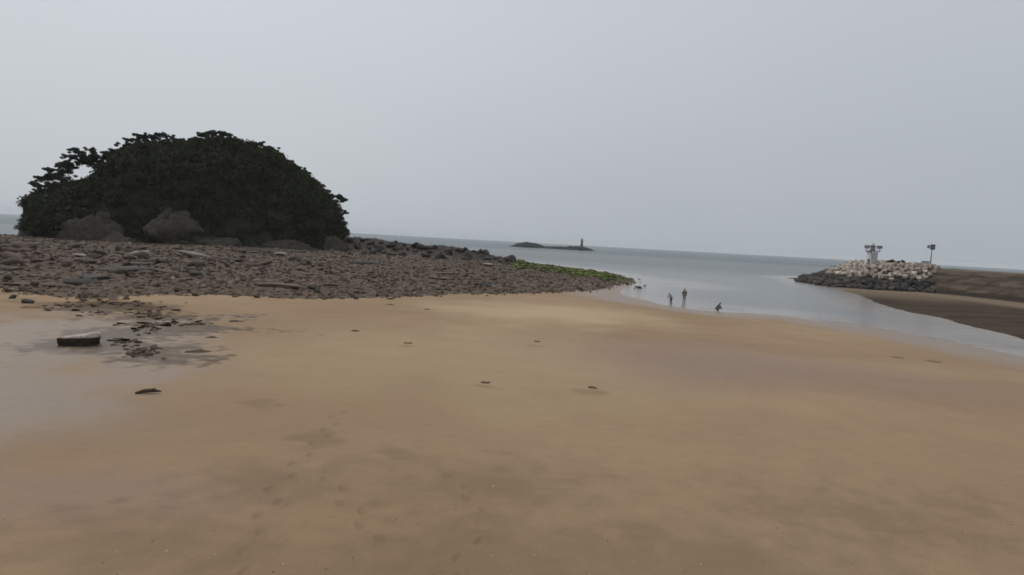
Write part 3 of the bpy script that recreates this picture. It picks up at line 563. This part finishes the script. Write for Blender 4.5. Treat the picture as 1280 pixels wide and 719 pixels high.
# ------------------------------------------------------------------ breakwater: concrete blocks, armour rocks, lights
def tetra_mesh(seed):
    me = bpy.data.meshes.new('tetrapod'); dirs = [Vector((0, 0, 1))] + [Vector((math.cos(a) * .943, math.sin(a) * .943, -.333)) for a in (0, 2 * math.pi / 3, 4 * math.pi / 3)]
    vs = [Vector()]; es = []
    for d in dirs: vs += [d * .5, d * 1.0]; es += [(0, len(vs) - 2), (len(vs) - 2, len(vs) - 1)]
    me.from_pydata(vs, es, []); o = bpy.data.objects.new('tmp', me); COL.objects.link(o); md = o.modifiers.new('s', 'SKIN'); sb = o.modifiers.new('b', 'SUBSURF'); sb.levels = sb.render_levels = 1
    for i, sv in enumerate(me.skin_vertices[0].data): rr_ = .42 if i == 0 else (.36 if i % 2 else .25); sv.radius = (rr_, rr_); sv.use_root = i == 0
    dg = bpy.context.evaluated_depsgraph_get(); dg.update(); out = bpy.data.meshes.new_from_object(o.evaluated_get(dg)); bpy.data.objects.remove(o); out.name = 'tetrapod'; out.materials.clear(); out.materials.append(M['tetra']); return out
tm = tetra_mesh(0)
g = random.Random(5); pts = []
for _ in range(6000):
    a = math.radians(g.uniform(24.5, 34.2)); D = g.uniform(150, 215); pts.append((math.sin(a) * D, math.cos(a) * D))
pa = np.array(pts); tz, tA, tR, tB, tE, th_, tib, tdl = terrain(pa[:, 0], pa[:, 1], True)
frame_px = 640 + F * pa[:, 0] / pa[:, 1]      # bearing only, to end the heap where the bare bank begins
placed = []; nt_, na_ = 0, 0
for i in np.argsort(np.hypot(pa[:, 0], pa[:, 1])):
    x, y = pa[i]; bear = frame_px[i]
    if bear > 1164 + 5 * math.sin(tE[i] * 1.3) + g.uniform(-4, 4): continue
    up = 6.4 < tE[i] < 19.5 and bear > 1040 - (12 - tE[i]) * 1.2 + 0
    low = -.6 < tE[i] < (6.9 if bear > 1046 else 19)
    if up and nt_ < 285:
        if all((x - q[0]) ** 2 + (y - q[1]) ** 2 > 1.16 ** 2 for q in placed):
            s = g.uniform(.7, .98); o = bpy.data.objects.new('tetrapod', tm); COL.objects.link(o); o.location = (x, y, tz[i] + .25 + .55 * g.random()); o.scale = (s, s, s); o.rotation_euler = (g.uniform(-3, 3), g.uniform(-3, 3), g.uniform(-3, 3)); placed.append((x, y)); nt_ += 1
            tag(o, 'pale concrete tetrapod heaped with others on the upper side of the breakwater head', 'tetrapod', 'tetrapods heaped on the breakwater head')
    elif low and na_ < 230:
        if all((x - q[0]) ** 2 + (y - q[1]) ** 2 > 1.1 ** 2 for q in placed):
            placed.append((x, y)); na_ += 1
            put_rock('armour_rock', g.choice(('armour', 'armour', 'armourb')), (x, y, tz[i]), g.uniform(.65, 1.15), 'dark wet armour rock along the foot of the breakwater head', 'rock', 'armour rocks along the breakwater foot', .05)

# small light tower
lx, ly = P(1089, 181); lz = float(terrain(lx, ly)); L = empty('light_tower', (lx, ly, lz + .15), 'small white harbour light tower with dark gallery on the tetrapod breakwater', 'lighthouse', None, math.atan2(-lx, ly))
s1 = 5.6
link('base', from_bm('base', bm_box((0, 0, -.3), (3.2, 3.2, 1.1), bev=.06)), L, M['concrete'])
tw = link('tower', from_bm('tower', bm_lathe([(.95, .25), (.9, .5), (.62, 3.4), (.60, 3.55)]), True), L, M['white']); tw.location.x = -.55
dr = link('door', from_bm('door', bm_box((0, -.92, 1.05), (.6, .08, 1.4), bev=.02)), tw, M['greypaint']); link('handle', from_bm('handle', bm_box((.2, -.985, 1.05), (.05, .05, .14))), dr, M['steel'])
link('equipment_column', from_bm('equipment_column', bm_box((.72, -.1, 1.85), (1.15, 1.2, 3.2), bev=.05)), L, M['lightgrey'])
link('gallery', from_bm('gallery', bm_box((.15, 0, 3.68), (3.3, 2.0, .22), bev=.03)), L, M['greypaint'])
bm = bmesh.new()
for (xx, yy) in [(-1.4, -.9), (0, -.9), (1.7, -.9), (-1.4, .9), (0, .9), (1.7, .9)]: bm_tube([(xx, yy, 3.75), (xx, yy, 4.7)], [.04, .04], 6, bm)
for zz in (4.25, 4.7):
    for yy in (-.9, .9): bm_tube([(-1.4, yy, zz), (1.7, yy, zz)], [.035, .035], 6, bm)
    for xx in (-1.4, 1.7): bm_tube([(xx, -.9, zz), (xx, .9, zz)], [.035, .035], 6, bm)
link('railing', from_bm('railing', bm), L, M['greypaint'])
ln = link('lantern', from_bm('lantern', bm_lathe([(.62, 3.8), (.62, 4.1), (.5, 4.15), (.5, 4.85), (.72, 4.9), (.5, 5.2), (.12, 5.45), (.08, 5.9)]), True), L, M['greypaint']); ln.location.x = .1
for sx in (-1, 1):
    o = link('solar_panel', from_bm('solar_panel', bm_box((0, 0, 0), (1.25, .07, .85), bev=.02)), L, M['panel']); o.location = (1.55 if sx > 0 else -1.15, -.5 * sx - .4, 4.75); o.rotation_euler = (R(-30), 0, R(10 * sx))
    link('bracket', from_bm('bracket', bm_tube([(0, .05, -.1), (0, .25, -.95)], [.04, .04], 6)), o, M['steel'])
# lamp mast and its cabinet
mx, my = P(1163, 180); mz = float(terrain(mx, my)); K = empty('lamp_mast', (mx, my, mz + .1), 'thin grey mast with a boxy lamp head behind the last tetrapods', 'mast', None, math.atan2(-mx, my))
link('base', from_bm('base', bm_box((0, 0, .35), (1.3, 1.3, 1.1), bev=.05)), K, M['concrete']); link('pole', from_bm('pole', bm_tube([(0, 0, .85), (0, 0, 3.6), (.05, 0, 4.6)], [.13, .10, .08], 10), True), K, M['greypaint'])
hd = link('lamp_head', from_bm('lamp_head', bm_box((.12, 0, 5.05), (1.0, .8, 1.25), bev=.08)), K, M['steel']); link('lens', from_bm('lens', bm_box((.12, -.42, 5.0), (.6, .06, .7), bev=.02)), hd, M['lens'])
link('side_panel', from_bm('side_panel', bm_box((-.72, 0, 5.1), (.5, .08, .7), bev=.02)), K, M['panel'])
cx, cy = P(1158, 178); cz = float(terrain(cx, cy)); Cb = empty('equipment_cabinet', (cx, cy, cz), 'pale grey cabinet standing left of the lamp mast', 'cabinet', None, math.atan2(-cx, cy))
link('housing', from_bm('housing', bm_box((-.2, 0, .9), (1.5, 1.1, 1.8), bev=.05)), Cb, M['lightgrey']); dd_ = link('door', from_bm('door', bm_box((-.2, -.57, .9), (1.1, .05, 1.4), bev=.015)), Cb, M['lightgrey']); link('handle', from_bm('handle', bm_box((.2, -.62, .95), (.06, .05, .2))), dd_, M['steel'])
link('roof', from_bm('roof', bm_box((-.2, 0, 1.86), (1.7, 1.3, .12), bev=.03)), Cb, M['greypaint'])
# shrub on the crest
sx0, sy0 = P(1119, 180); sz0 = float(terrain(sx0, sy0)); S0 = empty('shrub', (sx0, sy0, sz0), 'low dark green shrub on the breakwater crest right of the light tower', 'shrub')
cs = np.array([(random.uniform(-2.0, 2.0), random.uniform(-.7, .7), random.uniform(.5, 1.25)) for _ in range(26)]); v, f, tone = leaf_quads(cs, np.full(26, .5), 60, .16, .7, 77)
link('foliage', mesh_np('foliage', v, f, dict(tone=tone)), S0, M['leaf']); bm = bmesh.new()
for k in range(5): bm_tube([(0, 0, -.3), (-1.2 + .6 * k, random.uniform(-.3, .3), .8)], [.06, .02], 6, bm)
link('stem', from_bm('stem', bm), S0, M['bark'])

# ------------------------------------------------------------------ far reef and beacon
RD = 760.0; r_c = P(692, RD); dirv = Vector((r_c[0], r_c[1], 0)).normalized(); side = Vector((dirv.y, -dirv.x, 0)); mpp = RD / math.sqrt(F * F + 52 ** 2)
gu = np.linspace(-56, 56, 220); gv = np.linspace(-16, 16, 60); U, V = np.meshgrid(gu, gv)
hp = np.interp(U / mpp + 692, [634, 640, 648, 658, 672, 682, 695, 710, 724, 732, 740, 748], [-.8, .6, 3.0, 4.6, 3.6, 1.4, 1.8, 2.6, 3.2, 2.6, 1.0, -.8])
hp = np.where(hp > 0, hp * 1.45, hp); hz = hp * np.clip(1 - (V / 15) ** 2, 0, 1) ** .5 + fbm(U * .25, V * .25, s=5) * 1.3 + fbm(U * .9, V * .9, s=6) * .6 - 1.0 * (np.abs(V) / 15) ** 2
cw = np.stack([r_c[0] + side.x * U + dirv.x * V, r_c[1] + side.y * U + dirv.y * V, hz], -1).reshape(-1, 3); k_ = np.arange(U.size).reshape(U.shape)
o = link('reef', mesh_np('reef', cw, np.stack([k_[:-1, :-1], k_[:-1, 1:], k_[1:, 1:], k_[1:, :-1]], -1).reshape(-1, 4)), None, M['reef']); tag(o, 'long low dark reef far out on the sea', 'reef')
bu = (727 - 692) * mpp; bp = Vector((r_c[0] + side.x * bu, r_c[1] + side.y * bu, 2.4)); Bc = empty('beacon_tower', bp, 'dark beacon tower rising from the far reef', 'beacon', None, math.atan2(-bp.x, bp.y))
link('base', from_bm('base', bm_lathe([(3.6, -2.5), (3.4, 1.6), (2.6, 2.6), (2.5, 2.8)]), True), Bc, M['steel']); link('tower', from_bm('tower', bm_lathe([(1.5, 2.7), (1.15, 8.0), (1.1, 8.4)]), True), Bc, M['steel'])
link('gallery', from_bm('gallery', bm_lathe([(1.2, 8.4), (2.3, 8.7), (2.3, 9.0)]), True), Bc, M['steel']); link('lantern', from_bm('lantern', bm_lathe([(.9, 9.0), (.9, 10.6), (1.3, 10.7), (.3, 11.8), (.15, 12.6)]), True), Bc, M['steel'])
bm = bmesh.new()
for k in range(10): a = k * .628; bm_tube([(2.15 * math.cos(a), 2.15 * math.sin(a), 9), (2.15 * math.cos(a), 2.15 * math.sin(a), 10.1)], [.07, .07], 5, bm)
link('railing', from_bm('railing', bm), Bc, M['steel'])

# ------------------------------------------------------------------ people in the wash
def skin(name, verts, edges, radii, parent, m, root=0, sub=2):
    me = bpy.data.meshes.new(name); me.from_pydata([Vector(v) for v in verts], edges, []); o = link(name, me, parent, None); o.modifiers.new('skin', 'SKIN').use_smooth_shade = True
    s = o.modifiers.new('sub', 'SUBSURF'); s.levels = s.render_levels = sub
    for i, sv in enumerate(me.skin_vertices[0].data): r_ = radii[i]; sv.radius = r_ if isinstance(r_, tuple) else (r_, r_); sv.use_root = i == root
    dg = bpy.context.evaluated_depsgraph_get(); dg.update(); out = bpy.data.meshes.new_from_object(o.evaluated_get(dg)); o.modifiers.clear(); o.data = out; out.name = name; out.materials.clear(); out.materials.append(m); return o
def person(px, py, h, rz, J, top, trousers, label, group=None):
    x, y = G(px, py); t = max(float(terrain(x, y)), -.12); root = empty('person', (x, y, t), label, 'person', group, rz); s = h / 1.72; root.scale = (s, s, s)
    names = list(J); E = [('pelvis', 'chest'), ('chest', 'neck'), ('neck', 'head'), ('head', 'crown')]
    for q in 'LR': E += [('pelvis', 'hip' + q), ('hip' + q, 'knee' + q), ('knee' + q, 'ankle' + q), ('ankle' + q, 'toe' + q), ('chest', 'sh' + q), ('sh' + q, 'el' + q), ('el' + q, 'wr' + q), ('wr' + q, 'hand' + q)]
    rad_ = dict(pelvis=.14, chest=(.16, .12), neck=.055, head=.095, crown=.085, hip=.085, knee=.058, ankle=.04, toe=.032, sh=.06, el=.042, wr=.03, hand=.028); rad_.update(nose=.02)
    rr_ = [rad_[n_ if n_ in rad_ else n_[:-1]] for n_ in names]; ix = {n_: i for i, n_ in enumerate(names)}
    body = skin('body', [J[n_] for n_ in names], [(ix[a], ix[b]) for a, b in E], rr_, root, M['skin'], ix['pelvis'])
    hd = Vector(J['head']); cw_ = Vector(J['crown']); up = (cw_ - hd).normalized()
    bm = bmesh.new(); bmesh.ops.create_icosphere(bm, subdivisions=3, radius=.112)
    for v_ in bm.verts: v_.co.z *= 1.1
    bmesh.ops.delete(bm, geom=[v_ for v_ in bm.verts if v_.co.z < -.06 or (v_.co.y < -.045 and v_.co.z < .05)], context='VERTS'); o = link('hair', from_bm('hair', bm, True), root, M['hair']); o.location = hd + up * .055 + Vector((0, .012, 0))
    bm = bmesh.new()
    for sx in (-.035, .035):
        r_ = bmesh.ops.create_icosphere(bm, subdivisions=1, radius=.014); bmesh.ops.translate(bm, vec=hd + Vector((sx, -.09, .045)), verts=r_['verts'])
    link('eyes', from_bm('eyes', bm, True), root, M['white_eye'])
    a = ['pelvis', 'chest', 'shL', 'elL', 'wrL', 'shR', 'elR', 'wrR']; V_ = [J[n_] for n_ in a]; b_ = {n_: i for i, n_ in enumerate(a)}
    skin('jacket', V_, [(0, 1), (1, 2), (2, 3), (3, 4), (1, 5), (5, 6), (6, 7)], [.165, (.20, .15), .085, .065, .05, .085, .065, .05], root, top, 0)
    a = ['pelvis', 'hipL', 'kneeL', 'ankleL', 'hipR', 'kneeR', 'ankleR']; V_ = [J[n_] for n_ in a]
    skin('trousers', V_, [(0, 1), (1, 2), (2, 3), (0, 4), (4, 5), (5, 6)], [.158, .11, .08, .065, .11, .08, .065], root, trousers, 0)
    return root
stand = dict(pelvis=(0, 0, .95), chest=(0, .01, 1.28), neck=(0, 0, 1.47), head=(0, -.02, 1.57), crown=(0, -.01, 1.65))
for q, s in (('L', -1), ('R', 1)):
    stand.update({'hip' + q: (s * .10, 0, .88), 'knee' + q: (s * .11, -.02, .49), 'ankle' + q: (s * .11, .02, .08), 'toe' + q: (s * .13, -.16, .03), 'sh' + q: (s * .19, .01, 1.40), 'el' + q: (s * .25, .03, 1.12), 'wr' + q: (s * .24, -.06, .88), 'hand' + q: (s * .23, -.09, .78)})
bend = dict(stand); bend.update(chest=(0, -.20, 1.20), neck=(0, -.34, 1.32), head=(0, -.43, 1.36), crown=(0, -.50, 1.41))
for q, s in (('L', -1), ('R', 1)): bend.update({'sh' + q: (s * .19, -.27, 1.28), 'el' + q: (s * .24, -.36, 1.02), 'wr' + q: (s * .20, -.46, .80), 'hand' + q: (s * .18, -.50, .71)})
crouch = dict(pelvis=(0, .10, .36), chest=(0, -.10, .66), neck=(0, -.20, .82), head=(0, -.27, .89), crown=(0, -.31, .96))
for q, s in (('L', -1), ('R', 1)): crouch.update({'hip' + q: (s * .11, .06, .34), 'knee' + q: (s * .17, -.30, .47), 'ankle' + q: (s * .14, -.02, .07), 'toe' + q: (s * .16, -.2, .03), 'sh' + q: (s * .19, -.14, .77), 'el' + q: (s * .24, -.32, .55), 'wr' + q: (s * .14, -.46, .33), 'hand' + q: (s * .11, -.50, .24)})
person(855, 376.5, 1.74, R(150), stand, M['navy'], M['greycloth'], 'person in black top and grey trousers standing in the wash')
person(838.5, 379.5, 1.58, R(200), bend, M['mauve'], M['greycloth'], 'person in pale grey clothes bending forward to the left of the one in black')
person(896.5, 388.3, 1.70, R(60), crouch, M['brightgrey'], M['brightgrey'], 'person in dark grey crouching by the foam, apart from the two who stand')

# ------------------------------------------------------------------ air
bm = bm_box((0, 0, 0), (1, 1, 1)); hz_o = link('haze', from_bm('haze', bm)); hz_o.scale = (19000, 19000, 52); hz_o.location = (0, 0, 22); hz_o['kind'] = 'stuff'
hm = bpy.data.materials.new('haze_air'); hm.use_nodes = True; nt = hm.node_tree; nt.nodes.clear(); out = nt.nodes.new('ShaderNodeOutputMaterial'); pv = nt.nodes.new('ShaderNodeVolumePrincipled')
pv.inputs['Color'].default_value = (.92, .95, .98, 1); pv.inputs['Density'].default_value = .00011; nt.links.new(pv.outputs[0], out.inputs['Volume']); hz_o.data.materials.append(hm)

# ------------------------------------------------------------------ sky and light
SE, SR = R(52), R(-35)
w = bpy.data.worlds.new('World'); scene.world = w; w.use_nodes = True; nt = w.node_tree; nt.nodes.clear(); N = NT(nt)
out = N.n('ShaderNodeOutputWorld'); bg = N.n('ShaderNodeBackground'); nt.links.new(bg.outputs[0], out.inputs[0]); bg.inputs['Strength'].default_value = .1
sky = N.n('ShaderNodeTexSky', sky_type='NISHITA'); sky.sun_disc = False; sky.sun_elevation = SE; sky.sun_rotation = SR; sky.air_density = 1; sky.dust_density = 6; sky.ozone_density = 1
hsv = N.n('ShaderNodeHueSaturation'); hsv.inputs['Saturation'].default_value = .15; hsv.inputs['Value'].default_value = .6; nt.links.new(sky.outputs[0], hsv.inputs['Color'])
dirn = N.n('ShaderNodeTexCoord').outputs['Generated']; sp = N.n('ShaderNodeSeparateXYZ'); nt.links.new(dirn, sp.inputs[0])
# overcast cloud layer: brighter overhead and towards the hidden sun, greyer low down to the right
lo = N.mix(N.ramp(sp.outputs[0], -.7, .6), (5.55, 5.95, 6.3), (4.35, 4.8, 5.2)); hi = N.mix(N.ramp(sp.outputs[0], -.7, .6), (6.5, 6.85, 7.4), (5.5, 5.85, 6.4))
c = N.mix(N.ramp(sp.outputs[2], 0.0, .40), lo, hi); c = N.mix(N.ramp(sp.outputs[2], .35, .95), c, (9.2, 9.4, 9.8))
cl = N.noise(2.2, 3, .5, N.scaled(dirn, (1, 1, 2.5))); c = N.mix(N.ramp(cl, .35, .7, 0, .10), c, (6.6, 6.8, 7.2))
c = N.mix(.12, c, hsv.outputs[0]); nt.links.new(c, bg.inputs['Color'])
sun = bpy.data.lights.new('sun', 'SUN'); sun.energy = .8; sun.angle = R(25); sun.color = (1, .95, .88); so = bpy.data.objects.new('sun', sun); COL.objects.link(so)
sdv = Vector((math.sin(SR) * math.cos(SE), math.cos(SR) * math.cos(SE), math.sin(SE))); so.rotation_euler = sdv.to_track_quat('Z', 'Y').to_euler()

scene.view_settings.view_transform = 'Standard'; scene.view_settings.look = 'None'; scene.view_settings.exposure = 0; scene.view_settings.gamma = 1; scene.view_settings.use_curve_mapping = False
scene.render.engine = 'CYCLES'; scene.cycles.use_denoising = True; scene.cycles.max_bounces = 6; scene.cycles.volume_bounces = 1; scene.cycles.filter_width = 1.7
